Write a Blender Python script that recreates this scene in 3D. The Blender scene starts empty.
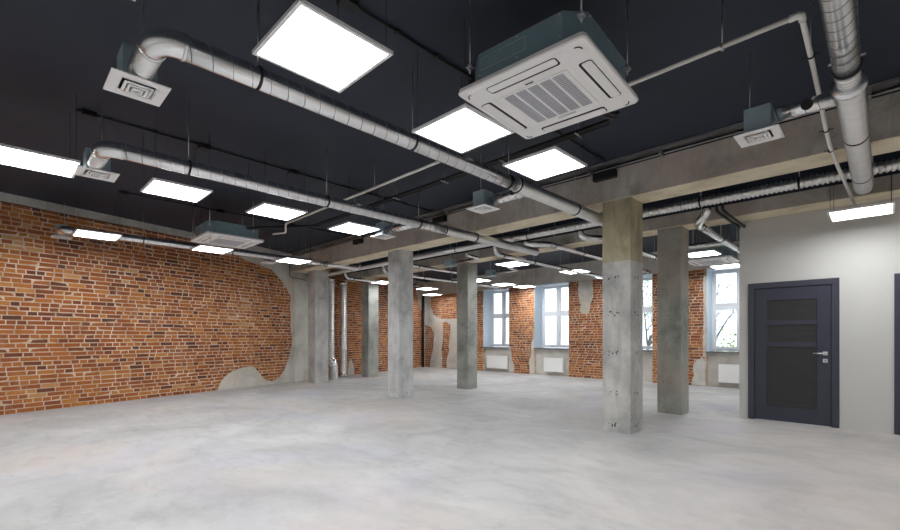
import bpy, bmesh, math, random
from math import sin, cos, pi, radians
from mathutils import Vector, Matrix
random.seed(7)
S = bpy.context.scene
C = S.collection

# ------------------------------------------------------------------ view
S.view_settings.view_transform = 'Standard'
S.view_settings.look = 'None'
S.view_settings.gamma = 1.0
S.view_settings.use_curve_mapping = False
S.view_settings.exposure = 0.75
H_EYE, YAW, FPX, HZ = 1.3, radians(44.5), 442.0, 337.0
cam = bpy.data.objects.new('camera', bpy.data.cameras.new('camera'))
C.objects.link(cam)
cam.location = (0, 0, H_EYE)
cam.rotation_euler = (radians(90), 0, YAW)
cam.data.sensor_width = 36
cam.data.lens = FPX / 900 * 36
cam.data.shift_y = (HZ - 265) / 900
cam.data.clip_start = 0.05
S.camera = cam
CEIL = 3.69
FW = (-sin(YAW), cos(YAW)); RT = (cos(YAW), sin(YAW))

# the long brick wall runs at an angle: s = metres along it
WA, WB = Vector((-10.47, 0.0)), Vector((-14.35, 13.02))
WD = (WB - WA).normalized(); WN = Vector((WD.y, -WD.x))          # WN points into the room
def lw(s, out=0.0):
    p = WA + WD * s + WN * out
    return p.x, p.y
def ray(px, py):
    l = (px - 450) / FPX
    return FW[0] + RT[0] * l, FW[1] + RT[1] * l, (HZ - py) / FPX
def wall_sz(px, py):
    """read an outline seen in the photo off as (s, z) on the long brick wall"""
    r = ray(px, py); d = WB - WA
    t = (WA.x * d.y - WA.y * d.x) / (r[0] * d.y - r[1] * d.x)
    return (Vector((r[0] * t, r[1] * t)) - WA).dot(WD), H_EYE + r[2] * t
BY = 13.05
def back_xz(px, py):
    r = ray(px, py); t = BY / r[1]
    return r[0] * t, H_EYE + r[2] * t

# ------------------------------------------------------------------ materials
def rgb(r, g, b):
    f = lambda c: (c / 255 / 12.92) if c / 255 <= 0.04045 else ((c / 255 + 0.055) / 1.055) ** 2.4
    return f(r), f(g), f(b), 1.0
class NT:
    def __init__(self, name):
        self.m = bpy.data.materials.new(name); self.m.use_nodes = True
        self.t = self.m.node_tree; self.t.nodes.clear()
        self.out = self.n('ShaderNodeOutputMaterial')
    def n(self, typ, **kw):
        x = self.t.nodes.new(typ)
        for k, v in kw.items(): setattr(x, k, v)
        return x
    def l(self, a, b): self.t.links.new(a, b)
    def coords(self, scale=(1, 1, 1)):
        g = self.n('ShaderNodeNewGeometry')
        mp = self.n('ShaderNodeMapping'); mp.inputs['Scale'].default_value = scale
        self.l(g.outputs['Position'], mp.inputs['Vector'])
        return mp.outputs['Vector']
    def noise(self, vec, scale, detail=4, rough=0.55, dist=0.0):
        x = self.n('ShaderNodeTexNoise'); x.inputs['Scale'].default_value = scale
        x.inputs['Detail'].default_value = detail; x.inputs['Roughness'].default_value = rough
        x.inputs['Distortion'].default_value = dist
        if vec: self.l(vec, x.inputs['Vector'])
        return x.outputs['Fac']
    def ramp(self, fac, stops, interp='LINEAR'):
        r = self.n('ShaderNodeValToRGB'); r.color_ramp.interpolation = interp
        e = r.color_ramp.elements
        while len(e) < len(stops): e.new(0.5)
        for el, (p, c) in zip(e, stops):
            el.position = p; el.color = c if len(c) == 4 else (*c, 1)
        if fac is not None: self.l(fac, r.inputs['Fac'])
        return r.outputs['Color']
    def mix(self, fac, a, b, mode='MIX'):
        x = self.n('ShaderNodeMix', data_type='RGBA', blend_type=mode)
        for sock, v in ((x.inputs[0], fac), (x.inputs[6], a), (x.inputs[7], b)):
            if hasattr(v, 'is_linked'): self.l(v, sock)
            elif sock.type == 'VALUE': sock.default_value = v
            else: sock.default_value = v
        return x.outputs[2]
    def math(self, op, a, b=0.0):
        x = self.n('ShaderNodeMath', operation=op)
        for sock, v in ((x.inputs[0], a), (x.inputs[1], b)):
            if hasattr(v, 'is_linked'): self.l(v, sock)
            else: sock.default_value = v
        return x.outputs[0]
    def bsdf(self, color, rough=0.6, metal=0.0, spec=0.5, bump=None, bstr=0.2, bdist=0.01):
        b = self.n('ShaderNodeBsdfPrincipled')
        for k, v in (('Base Color', color), ('Roughness', rough), ('Metallic', metal)):
            if hasattr(v, 'is_linked'): self.l(v, b.inputs[k])
            else: b.inputs[k].default_value = v
        b.inputs['Specular IOR Level'].default_value = spec
        if bump is not None:
            bn = self.n('ShaderNodeBump'); bn.inputs['Strength'].default_value = bstr
            bn.inputs['Distance'].default_value = bdist
            self.l(bump, bn.inputs['Height']); self.l(bn.outputs['Normal'], b.inputs['Normal'])
        self.l(b.outputs['BSDF'], self.out.inputs['Surface'])
        return self.m
W = (0, 0, 0, 1); K = (1, 1, 1, 1)
def bw(t, f, lo, hi): return t.ramp(f, [(lo, W), (hi, K)])

def m_plain(name, col, rough=0.5, metal=0.0, spec=0.5, var=0.06, vs=6.0):
    t = NT(name); v = t.coords()
    f = t.noise(v, vs, 4)
    a = tuple(c * (1 - var) for c in col[:3]) + (1,); b = tuple(min(1, c * (1 + var)) for c in col[:3]) + (1,)
    return t.bsdf(t.ramp(f, [(0.3, a), (0.7, b)]), rough, metal, spec)

def m_concrete(name, base, dark, light, warm=None, streak=True):
    t = NT(name); v = t.coords(); vz = t.coords((2.2, 2.2, 0.45))
    f1 = t.noise(v, 1.9, 6, 0.6, 0.4); f2 = t.noise(v, 16, 5, 0.65); f3 = t.noise(vz, 3.0, 5, 0.6, 0.8); f4 = t.noise(v, 70, 3, 0.6)
    c = t.ramp(f1, [(0.28, dark), (0.5, base), (0.72, light)])
    if streak: c = t.mix(t.math('MULTIPLY', bw(t, f3, 0.45, 0.7), 0.45), c, dark)
    if warm: c = t.mix(t.math('MULTIPLY', bw(t, t.noise(v, 0.9, 4, 0.6), 0.45, 0.62), 0.6), c, warm)
    c = t.mix(t.math('MULTIPLY', bw(t, f2, 0.52, 0.75), 0.35), c, light)
    c = t.mix(t.math('MULTIPLY', bw(t, f4, 0.62, 0.72), 0.35), c, dark)
    return t.bsdf(c, 0.85, 0, 0.3, t.math('ADD', f2, t.math('MULTIPLY', f4, 0.4)), 0.25, 0.008)

def m_brick(name, paler=0.0):
    t = NT(name); v = t.coords()
    a = t.n('ShaderNodeAttribute', attribute_name='tone')
    reg = t.noise(v, 0.55, 3, 0.5)
    tone = t.math('ADD', a.outputs['Fac'], t.math('MULTIPLY', t.math('SUBTRACT', reg, 0.5), 0.9))
    c = t.ramp(tone, [(0.02, rgb(98, 66, 56)), (0.18, rgb(120, 70, 48)), (0.42, rgb(163, 94, 51)),
                      (0.66, rgb(187, 115, 57)), (0.86, rgb(202, 138, 70)), (1.0, rgb(206, 164, 122))])
    c = t.mix(t.math('MULTIPLY', bw(t, t.noise(v, 30, 5, 0.7), 0.40, 0.75), 0.38), c, rgb(104, 60, 44))
    lime = t.math('MULTIPLY', bw(t, t.noise(v, 1.3, 5, 0.6, 0.6), 0.56, 0.78), bw(t, t.noise(v, 22, 5, 0.7), 0.42, 0.6))
    c = t.mix(t.math('MULTIPLY', lime, 0.65 + paler * 0.3), c, rgb(214, 188, 168))
    smear = bw(t, t.noise(v, 45, 4, 0.7), 0.60 - paler * 0.06, 0.72)
    c = t.mix(t.math('MULTIPLY', smear, 0.45 + paler * 0.3), c, rgb(206, 180, 158))
    return t.bsdf(c, 0.9, 0, 0.2, t.noise(v, 60, 4, 0.7), 0.4, 0.006)
def m_mortar():
    t = NT('lime_mortar'); v = t.coords()
    c = t.ramp(t.noise(v, 3.5, 6, 0.65), [(0.3, rgb(172, 146, 124)), (0.5, rgb(208, 185, 163)), (0.7, rgb(234, 220, 204))])
    return t.bsdf(c, 0.95, 0, 0.2, t.noise(v, 50, 4), 0.4, 0.006)
def m_floor():
    t = NT('screed_floor'); v = t.coords(); ve = t.coords((1.0, 2.4, 1))
    f1 = t.noise(v, 0.75, 6, 0.62, 0.7); f2 = t.noise(ve, 2.3, 6, 0.65, 0.5); f3 = t.noise(v, 11, 5, 0.65); f4 = t.noise(v, 0.38, 3, 0.5); f5 = t.noise(v, 0.42, 3, 0.5, 1.0)
    c = t.ramp(f1, [(0.30, rgb(172, 171, 170)), (0.5, rgb(193, 192, 191)), (0.68, rgb(208, 207, 206))])
    c = t.mix(t.math('MULTIPLY', bw(t, f2, 0.50, 0.72), 0.42), c, rgb(160, 159, 160))
    c = t.mix(t.math('MULTIPLY', bw(t, f4, 0.52, 0.66), 0.40), c, rgb(205, 188, 178))
    c = t.mix(t.math('MULTIPLY', bw(t, f5, 0.54, 0.66), 0.28), c, rgb(186, 186, 206))
    c = t.mix(t.math('MULTIPLY', bw(t, f3, 0.55, 0.75), 0.25), c, rgb(222, 220, 218))
    vo = t.n('ShaderNodeTexVoronoi', feature='DISTANCE_TO_EDGE'); vo.inputs['Scale'].default_value = 0.5
    wv = t.n('ShaderNodeVectorMath', operation='ADD'); nz = t.n('ShaderNodeTexNoise'); nz.inputs['Scale'].default_value = 1.6; nz.inputs['Detail'].default_value = 5
    t.l(v, nz.inputs['Vector']); t.l(v, wv.inputs[0]); t.l(nz.outputs['Color'], wv.inputs[1]); t.l(wv.outputs[0], vo.inputs['Vector'])
    crack = t.ramp(vo.outputs['Distance'], [(0.0, K), (0.006, W)])
    c = t.mix(t.math('MULTIPLY', crack, 0.16), c, rgb(120, 118, 116))
    spk = bw(t, t.noise(v, 38, 2, 0.5), 0.75, 0.79)
    c = t.mix(t.math('MULTIPLY', spk, 0.5), c, rgb(130, 128, 126))
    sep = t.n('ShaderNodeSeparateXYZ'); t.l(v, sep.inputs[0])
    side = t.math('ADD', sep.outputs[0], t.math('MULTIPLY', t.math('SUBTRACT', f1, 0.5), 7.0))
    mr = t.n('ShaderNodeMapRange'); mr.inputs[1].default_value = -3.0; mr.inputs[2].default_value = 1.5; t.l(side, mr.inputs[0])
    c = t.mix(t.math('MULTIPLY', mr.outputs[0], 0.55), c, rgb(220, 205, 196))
    r = t.ramp(f2, [(0.3, (0.50,) * 3), (0.7, (0.68,) * 3)])
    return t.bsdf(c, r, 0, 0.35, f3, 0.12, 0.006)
def m_ceiling():
    t = NT('black_ceiling_paint'); v = t.coords()
    c = t.ramp(t.noise(v, 1.2, 5, 0.6), [(0.3, rgb(38, 46, 58)), (0.7, rgb(45, 52, 66))])
    scr = bw(t, t.noise(t.coords((1, 6, 1)), 3.0, 6, 0.8, 2.5), 0.70, 0.74)
    c = t.mix(t.math('MULTIPLY', scr, 0.18), c, rgb(120, 122, 126))
    return t.bsdf(c, 0.6, 0, 0.35, t.noise(v, 9, 4), 0.1, 0.01)
def m_metal(name, col, rough=0.3, spangle=True, metal=1.0):
    t = NT(name); v = t.coords()
    f = t.noise(v, 9, 4, 0.6)
    a = tuple(c * 0.93 for c in col[:3]) + (1,)
    c = t.ramp(f, [(0.35, a), (0.65, col)])
    if spangle:
        vo = t.n('ShaderNodeTexVoronoi'); vo.inputs['Scale'].default_value = 55; t.l(v, vo.inputs['Vector'])
        c = t.mix(t.math('MULTIPLY', vo.outputs['Distance'], 0.25), c, tuple(x * 0.7 for x in col[:3]) + (1,))
    r = t.ramp(t.noise(v, 14, 3), [(0.3, (rough * 0.97,) * 3), (0.7, (rough * 1.03,) * 3)])
    return t.bsdf(c, r, metal, 0.5)
def m_emit(name, col, strength):
    t = NT(name); e = t.n('ShaderNodeEmission'); e.inputs['Color'].default_value = col; e.inputs['Strength'].default_value = strength
    t.l(e.outputs[0], t.out.inputs['Surface']); return t.m
def m_glass():
    t = NT('window_glass'); a = t.n('ShaderNodeBsdfTransparent'); a.inputs['Color'].default_value = (0.94, 0.97, 0.98, 1)
    g = t.n('ShaderNodeBsdfGlossy'); g.inputs['Roughness'].default_value = 0.03
    fr = t.n('ShaderNodeFresnel'); fr.inputs['IOR'].default_value = 1.45
    mx = t.n('ShaderNodeMixShader'); t.l(fr.outputs[0], mx.inputs[0]); t.l(a.outputs[0], mx.inputs[1]); t.l(g.outputs[0], mx.inputs[2])
    t.l(mx.outputs[0], t.out.inputs['Surface']); return t.m
def m_woodgrain(name, a, b):
    t = NT(name); v = t.coords((1.2, 1.2, 30))
    f = t.noise(v, 2.2, 5, 0.6, 0.4)
    return t.bsdf(t.ramp(f, [(0.3, a), (0.7, b)]), 0.5, 0, 0.4, f, 0.1, 0.004)

M = dict(
    brick=m_brick('red_brick'), brick_pale=m_brick('limed_brick', 1.0), mortar=m_mortar(), floor=m_floor(), ceil=m_ceiling(),
    conc=m_concrete('column_concrete', rgb(194, 193, 189), rgb(146, 146, 143), rgb(216, 215, 211)),
    conc_pale=m_concrete('pale_concrete', rgb(212, 213, 212), rgb(168, 169, 168), rgb(230, 231, 230)),
    conc_up=m_concrete('board_marked_concrete', rgb(180, 171, 142), rgb(138, 132, 110), rgb(202, 193, 164)),
    conc_green=m_concrete('grey_green_concrete', rgb(170, 171, 164), rgb(128, 130, 125), rgb(196, 196, 189)),
    conc_dark=m_concrete('dark_concrete', rgb(166, 169, 160), rgb(122, 126, 119), rgb(192, 192, 184), rgb(182, 168, 152)),
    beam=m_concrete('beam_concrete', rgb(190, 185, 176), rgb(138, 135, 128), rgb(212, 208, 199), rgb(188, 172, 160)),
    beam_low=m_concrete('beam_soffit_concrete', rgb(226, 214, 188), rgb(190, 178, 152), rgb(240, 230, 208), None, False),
    plaster=m_concrete('old_plaster', rgb(210, 206, 198), rgb(180, 176, 168), rgb(228, 225, 218), rgb(212, 200, 182)),
    plaster_low=m_concrete('grey_plaster', rgb(212, 208, 200), rgb(186, 183, 176), rgb(228, 225, 219), None, False),
    band=m_concrete('edge_concrete', rgb(192, 190, 183), rgb(160, 158, 152), rgb(210, 208, 202)),
    pit=m_plain('pitted_concrete', rgb(84, 84, 82), 0.95),
    wallpaint=m_plain('pale_wall_paint', rgb(204, 203, 199), 0.75, var=0.02, vs=2.0),
    reveal=m_plain('window_reveal_paint', rgb(222, 235, 247), 0.7, var=0.02),  # blue of the skylight is put into the reveal colour
    galv=m_metal('galvanised_steel', (0.90, 0.91, 0.92, 1), 0.26, False),
    galv_box=m_metal('galvanised_sheet', (0.42, 0.55, 0.62, 1), 0.40, False, 0.3), housing=m_metal('unit_housing_sheet', (0.27, 0.40, 0.46, 1), 0.38, False, 0.35),
    flex=m_metal('aluminium_flex', (0.90, 0.90, 0.89, 1), 0.36, False),
    seam=m_plain('pipe_seam', rgb(120, 122, 124), 0.75), zinc=m_metal('zinc_rod', (0.62, 0.62, 0.62, 1), 0.4, False),
    silver=m_metal('satin_metal', (0.74, 0.75, 0.76, 1), 0.32, False),
    black=m_plain('black_rubber', rgb(22, 22, 24), 0.6),
    pvc=m_plain('white_pipe_plastic', rgb(236, 233, 227), 0.4, var=0.03),
    white=m_plain('white_plastic', rgb(244, 243, 242), 0.45, var=0.015),
    grille_back=m_plain('grille_shadow_grey', rgb(150, 150, 158), 0.6), louvre=m_plain('grey_louvre_plastic', rgb(206, 206, 212), 0.5, var=0.02),
    slot=m_plain('dark_slot', rgb(30, 30, 33), 0.8),
    enamel=m_plain('white_enamel', rgb(250, 250, 249), 0.35, var=0.01),
    frame=m_plain('window_frame_white', rgb(240, 242, 246), 0.4, var=0.015),
    sill=m_plain('grey_sill', rgb(116, 118, 122), 0.5),
    alu=m_plain('light_frame_white', rgb(238, 238, 238), 0.4, var=0.02),
    led=m_emit('led_diffuser', (0.965, 0.985, 1.0, 1), 13.2),
    glass=m_glass(),
    navy=m_woodgrain('dark_blue_veneer', rgb(55, 56, 70), rgb(62, 63, 78)),
    navy_frame=m_plain('dark_blue_casing', rgb(58, 59, 73), 0.45, var=0.04),
    ebony=m_woodgrain('black_grooved_veneer', rgb(43, 43, 44), rgb(58, 57, 56)),
    bark=m_plain('bark', rgb(112, 106, 100), 0.9, var=0.2), leaf=m_plain('leaf_green', rgb(150, 172, 96), 0.7, var=0.25),
    ground=m_plain('outside_ground', rgb(170, 172, 160), 0.9, var=0.15, vs=0.6),
    white_out=m_plain('white_render', rgb(226, 228, 230), 0.9, var=0.03),
)

# ------------------------------------------------------------------ mesh building
class MB:
    def __init__(s): s.v = []; s.f = []; s.mi = []; s.sm = []; s.tone = []
    def add(s, verts, faces, mi=0, smooth=False, tone=0.5):
        b = len(s.v); s.v += [tuple(p) for p in verts]
        for f in faces:
            s.f.append([b + i for i in f]); s.mi.append(mi); s.sm.append(smooth); s.tone.append(tone)
        return s
    def box(s, x0, x1, y0, y1, z0, z1, mi=0, c=0.0):
        if c <= 0:
            v = [(x, y, z) for z in (z0, z1) for y in (y0, y1) for x in (x0, x1)]
            return s.add(v, [(0, 2, 3, 1), (4, 5, 7, 6), (0, 1, 5, 4), (2, 6, 7, 3), (0, 4, 6, 2), (1, 3, 7, 5)], mi)
        # chamfered box through bmesh
        bm = bmesh.new(); bmesh.ops.create_cube(bm, size=1)
        for q in bm.verts: q.co = ((x0 + x1) / 2 + q.co.x * (x1 - x0), (y0 + y1) / 2 + q.co.y * (y1 - y0), (z0 + z1) / 2 + q.co.z * (z1 - z0))
        bmesh.ops.bevel(bm, geom=bm.edges[:], offset=c, segments=2, affect='EDGES', profile=0.5)
        return s.bm(bm, mi)
    def bm(s, bm, mi=0, smooth=False):
        bm.verts.index_update()
        s.add([q.co.copy() for q in bm.verts], [[q.index for q in f.verts] for f in bm.faces], mi, smooth)
        bm.free(); return s
    def prism(s, poly, axis, a, b, mi=0):
        """poly: 2-D points; axis 'z' -> (x,y), 'y' -> (x,z), 'x' -> (y,z); extruded from a to b"""
        P = {'z': lambda p, t: (p[0], p[1], t), 'y': lambda p, t: (p[0], t, p[1]), 'x': lambda p, t: (t, p[0], p[1])}[axis]
        n = len(poly)
        v = [P(p, a) for p in poly] + [P(p, b) for p in poly]
        f = [tuple(range(n))[::-1], tuple(range(n, 2 * n))] + [(i, (i + 1) % n, n + (i + 1) % n, n + i) for i in range(n)]
        return s.add(v, f, mi)
    def sweep(s, pts, r, seg=16, mi=0, caps=True, smooth=True):
        pts = [Vector(p) for p in pts]; n = len(pts)
        R = r if isinstance(r, (list, tuple)) else [r] * n
        T = []
        for i in range(n):
            d = pts[min(i + 1, n - 1)] - pts[max(i - 1, 0)]
            T.append(d.normalized() if d.length > 1e-9 else (T[-1] if T else Vector((0, 0, 1))))
        up = Vector((0, 0, 1)) if abs(T[0].z) < 0.9 else Vector((1, 0, 0))
        N = (up - T[0] * up.dot(T[0])).normalized()
        V = []
        for i in range(n):
            N = N - T[i] * N.dot(T[i]); N.normalize(); B = T[i].cross(N)
            for k in range(seg):
                a = 2 * pi * k / seg
                V.append(pts[i] + (N * cos(a) + B * sin(a)) * R[i])
        F = []
        for i in range(n - 1):
            for k in range(seg):
                k2 = (k + 1) % seg
                F.append((i * seg + k, i * seg + k2, (i + 1) * seg + k2, (i + 1) * seg + k))
        s.add(V, F, mi, smooth)
        if caps:
            b = len(s.v) - n * seg
            s.f += [[b + k for k in range(seg)][::-1], [b + (n - 1) * seg + k for k in range(seg)]]
            s.mi += [mi, mi]; s.sm += [False, False]; s.tone += [0.5, 0.5]
        return s
    def build(s, name, mats, parent=None, bevel=0.0):
        off = Vector(parent.matrix_basis.translation) if parent is not None else Vector((0, 0, 0))
        if parent is not None and parent.parent is not None: off = off + Vector(parent.parent.matrix_basis.translation)
        me = bpy.data.meshes.new(name)
        me.from_pydata([(p[0] - off.x, p[1] - off.y, p[2] - off.z) for p in s.v], [], s.f)
        mats = mats if isinstance(mats, (list, tuple)) else [mats]
        for m in mats: me.materials.append(M[m] if isinstance(m, str) else m)
        me.polygons.foreach_set('material_index', s.mi); me.polygons.foreach_set('use_smooth', s.sm)
        if len(set(s.tone)) > 1:
            at = me.attributes.new('tone', 'FLOAT', 'FACE'); at.data.foreach_set('value', s.tone)
        me.update(); me.validate()
        o = bpy.data.objects.new(name, me); C.objects.link(o)
        if parent is not None: o.parent = parent
        if bevel > 0:
            md = o.modifiers.new('bevel', 'BEVEL'); md.width = bevel; md.segments = 2; md.limit_method = 'ANGLE'
        return o
def thing(name, label, cat, loc, group=None):
    o = bpy.data.objects.new(name, None); C.objects.link(o); o.location = loc; o.empty_display_size = 0.1
    return tag(o, label, cat, group)
def tag(o, label, cat, group=None):
    o['label'] = label; o['category'] = cat
    if group: o['group'] = group
    return o
def struct(o): o['kind'] = 'structure'; return o
def copy_thing(root, loc, label, group=None):
    r = root.copy(); C.objects.link(r); r.location = loc; r['label'] = label
    if group: r['group'] = group
    for ch in root.children:
        c = ch.copy(); C.objects.link(c); c.parent = r
        for g in ch.children:
            d = g.copy(); C.objects.link(d); d.parent = c
    return r
def arc(c, a, b, R, n=8):
    """quarter bend: from c + R*a to c + R*b about c, a and b unit vectors"""
    c, a, b = Vector(c), Vector(a), Vector(b)
    return [c + (a * cos(pi / 2 * i / n) + b * sin(pi / 2 * i / n)) * R for i in range(n + 1)]
def lerp(a, b, n): a, b = Vector(a), Vector(b); return [a + (b - a) * (i / n) for i in range(n + 1)]

# ------------------------------------------------------------------ the room shell
X_R, Y_F = 4.2, -4.6
def shell():
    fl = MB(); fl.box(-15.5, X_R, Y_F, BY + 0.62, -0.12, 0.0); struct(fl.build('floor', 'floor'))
    ce = MB(); ce.box(-15.5, X_R, Y_F, BY + 0.62, CEIL, CEIL + 0.2); struct(ce.build('ceiling', 'ceil'))
    wr = MB(); wr.box(X_R, X_R + 0.2, Y_F, 8.37, 0, CEIL); struct(wr.build('wall_right', 'wallpaint'))
    wf = MB(); wf.box(-10, X_R, Y_F - 0.2, Y_F, 0, CEIL); struct(wf.build('wall_front', 'wallpaint'))
shell()

def brick_field(mb, u0, u1, v0, v1, place, proud=0.006, seed=1, skip=None, tone_fn=None):
    """individual bricks in courses; place(u, v, out) -> world point"""
    rd = random.Random(seed); v = v0 + 0.006; row = 0
    while v < v1 - 0.03:
        hgt = 0.064 + rd.uniform(-0.003, 0.003)
        u = u0 - rd.uniform(0, 0.25); p_head = 0.40 if row % 2 else 0.68
        while u < u1:
            ln = (0.122 if rd.random() < p_head else 0.246) + rd.uniform(-0.012, 0.012)
            a, b = max(u, u0), min(u + ln, u1); top = min(v + hgt, v1)
            if b - a > 0.03 and not (skip and skip((a + b) / 2, v + hgt / 2)):
                j = lambda k=0.0028: rd.uniform(-k, k)
                o = proud + rd.uniform(-0.003, 0.003)
                q = [(a + j(), v + j()), (b + j(), v + j()), (b + j(), top + j()), (a + j(), top + j())]
                if rd.random() < 0.12:
                    k = rd.randrange(4); q[k] = (q[k][0] + ((a + b) / 2 - q[k][0]) * .25, q[k][1] + ((v + top) / 2 - q[k][1]) * .5)
                cu = sum(p[0] for p in q) / 4; cv = sum(p[1] for p in q) / 4
                V = [place(p[0], p[1], -0.004) for p in q] + [place(cu + (p[0] - cu) * (1 - 0.012 / max(0.1, b - a)), cv + (p[1] - cv) * 0.93, o) for p in q]
                tn = min(1, max(0.06, rd.gauss(0.50, 0.19)))
                if rd.random() < 0.02: tn = 0.0
                mb.add(V, [(4, 5, 6, 7), (0, 1, 5, 4), (1, 2, 6, 5), (2, 3, 7, 6), (3, 0, 4, 7)], 1, False, tn)
            u += ln + 0.013
        v += hgt + 0.0155; row += 1
def ragged(poly, amp=0.018, step=0.05, seed=3, keep=None):
    """break straight outline edges into a chipped line; keep(p) is True on edges that stay straight"""
    rd = random.Random(seed); out = []
    n = len(poly)
    for i in range(n):
        a, b = Vector(poly[i]), Vector(poly[(i + 1) % n])
        if keep and keep(a) and keep(b): out.append(tuple(a)); continue
        k = max(1, int((b - a).length / step)); d = (b - a); nn = Vector((-d.y, d.x)).normalized() if d.length > 0 else Vector((0, 0))
        for q in range(k):
            out.append(tuple(a + d * (q / k) + nn * (rd.uniform(-amp, amp) if q else 0)))
    return out
def inset_patch(mb, poly, place, thick, edge=0.012, mi=0):
    """raised plaster patch with a broken edge"""
    from mathutils.geometry import tessellate_polygon
    n = len(poly)
    tri = tessellate_polygon([[Vector((p[0], p[1], 0)) for p in poly]])
    V = [place(p[0], p[1], 0.001) for p in poly] + [place(p[0], p[1], thick) for p in poly]
    bm = bmesh.new(); vs = [bm.verts.new(v) for v in V]
    for i in range(n): bm.faces.new((vs[i], vs[(i + 1) % n], vs[n + (i + 1) % n], vs[n + i]))
    for t in tri:
        try: bm.faces.new([vs[n + k] for k in t])
        except ValueError: pass
    bmesh.ops.recalc_face_normals(bm, faces=bm.faces[:])
    return mb.bm(bm, mi)

# ---- the long brick wall
S0, S1 = -4.72, 13.56
def pl(s, z, out): x, y = lw(s, out); return (x, y, z)
def wall_long():
    mb = MB()
    q = [pl(S0, 0, 0), pl(S1, 0, 0), pl(S1, CEIL, 0), pl(S0, CEIL, 0), pl(S0, 0, -.3), pl(S1, 0, -.3), pl(S1, CEIL, -.3), pl(S0, CEIL, -.3)]
    mb.add(q, [(0, 1, 2, 3), (5, 4, 7, 6), (3, 2, 6, 7), (0, 4, 5, 1), (0, 3, 7, 4), (1, 5, 6, 2)], 0)
    brick_field(mb, S0, S1, 0.0, CEIL - 0.13, pl, seed=11)
    w = struct(mb.build('wall_left', ['mortar', 'brick']))
    big_px = [(217, 390), (221, 381), (227, 375), (234, 370.5), (241, 368), (248, 366.5), (253, 366.8), (257, 371), (261, 376), (266, 380), (272, 381.3),
              (279, 377), (284, 370), (288, 360), (291, 349), (292, 340), (290.5, 326), (291, 315), (290, 306), (290.5, 296), (287, 289), (282, 282), (277, 276),
              (271, 270), (263, 266.5), (253, 263), (245, 260), (239, 256), (236, 251)]
    P = [wall_sz(*p) for p in big_px]
    P[0] = (P[0][0], 0.0)
    P += [(P[-1][0] + 0.05, 3.55), (7.05, 3.55), (7.05, 0.0)]
    straight = lambda p: p.y > 3.5 or p.y < 0.01 or p.x > 7.0
    pa = MB(); inset_patch(pa, ragged(P, 0.012, 0.07, 5, straight), pl, 0.022, 0.014)
    pa.build('plaster_patch', 'plaster', w)
    for i, poly in enumerate([[(347, 377.5), (348, 366), (350, 359), (352, 361), (353.5, 368), (354, 376.5)],
                              [(415.5, 289.5), (424.2, 288.5), (424.2, 314), (420.5, 310), (418.3, 303), (417.5, 296)]]):
        P = [wall_sz(*p) for p in poly]
        P = [(min(a, S1 - 0.02), max(b, 0.0)) for a, b in P]
        pa = MB(); inset_patch(pa, ragged(P, 0.012, 0.08, 8 + i), pl, 0.018, 0.01); pa.build('plaster_patch', 'plaster', w)
    # concrete edge band under the ceiling and the flat pier behind the end column
    b = MB(); v = []
    for s in (S0, S1):
        for o, z in ((0.0, 3.56), (0.09, 3.56), (0.09, CEIL), (0.0, CEIL)): v.append(pl(s, z, o))
    b.add(v, [(0, 1, 5, 4), (1, 2, 6, 5), (2, 3, 7, 6), (3, 0, 4, 7), (0, 3, 2, 1), (4, 5, 6, 7)]); struct(b.build('trim_1', 'band'))
    p = MB(); v = []
    for s in (6.22, 6.72):
        for o, z in ((0.0, 0), (0.07, 0), (0.07, 3.0), (0.0, 3.0)): v.append(pl(s, z, o + 0.01))
    p.add(v, [(0, 1, 5, 4), (1, 2, 6, 5), (2, 3, 7, 6), (3, 0, 4, 7), (0, 3, 2, 1), (4, 5, 6, 7)]); struct(p.build('trim_2', 'plaster_low'))
wall_long()

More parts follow.
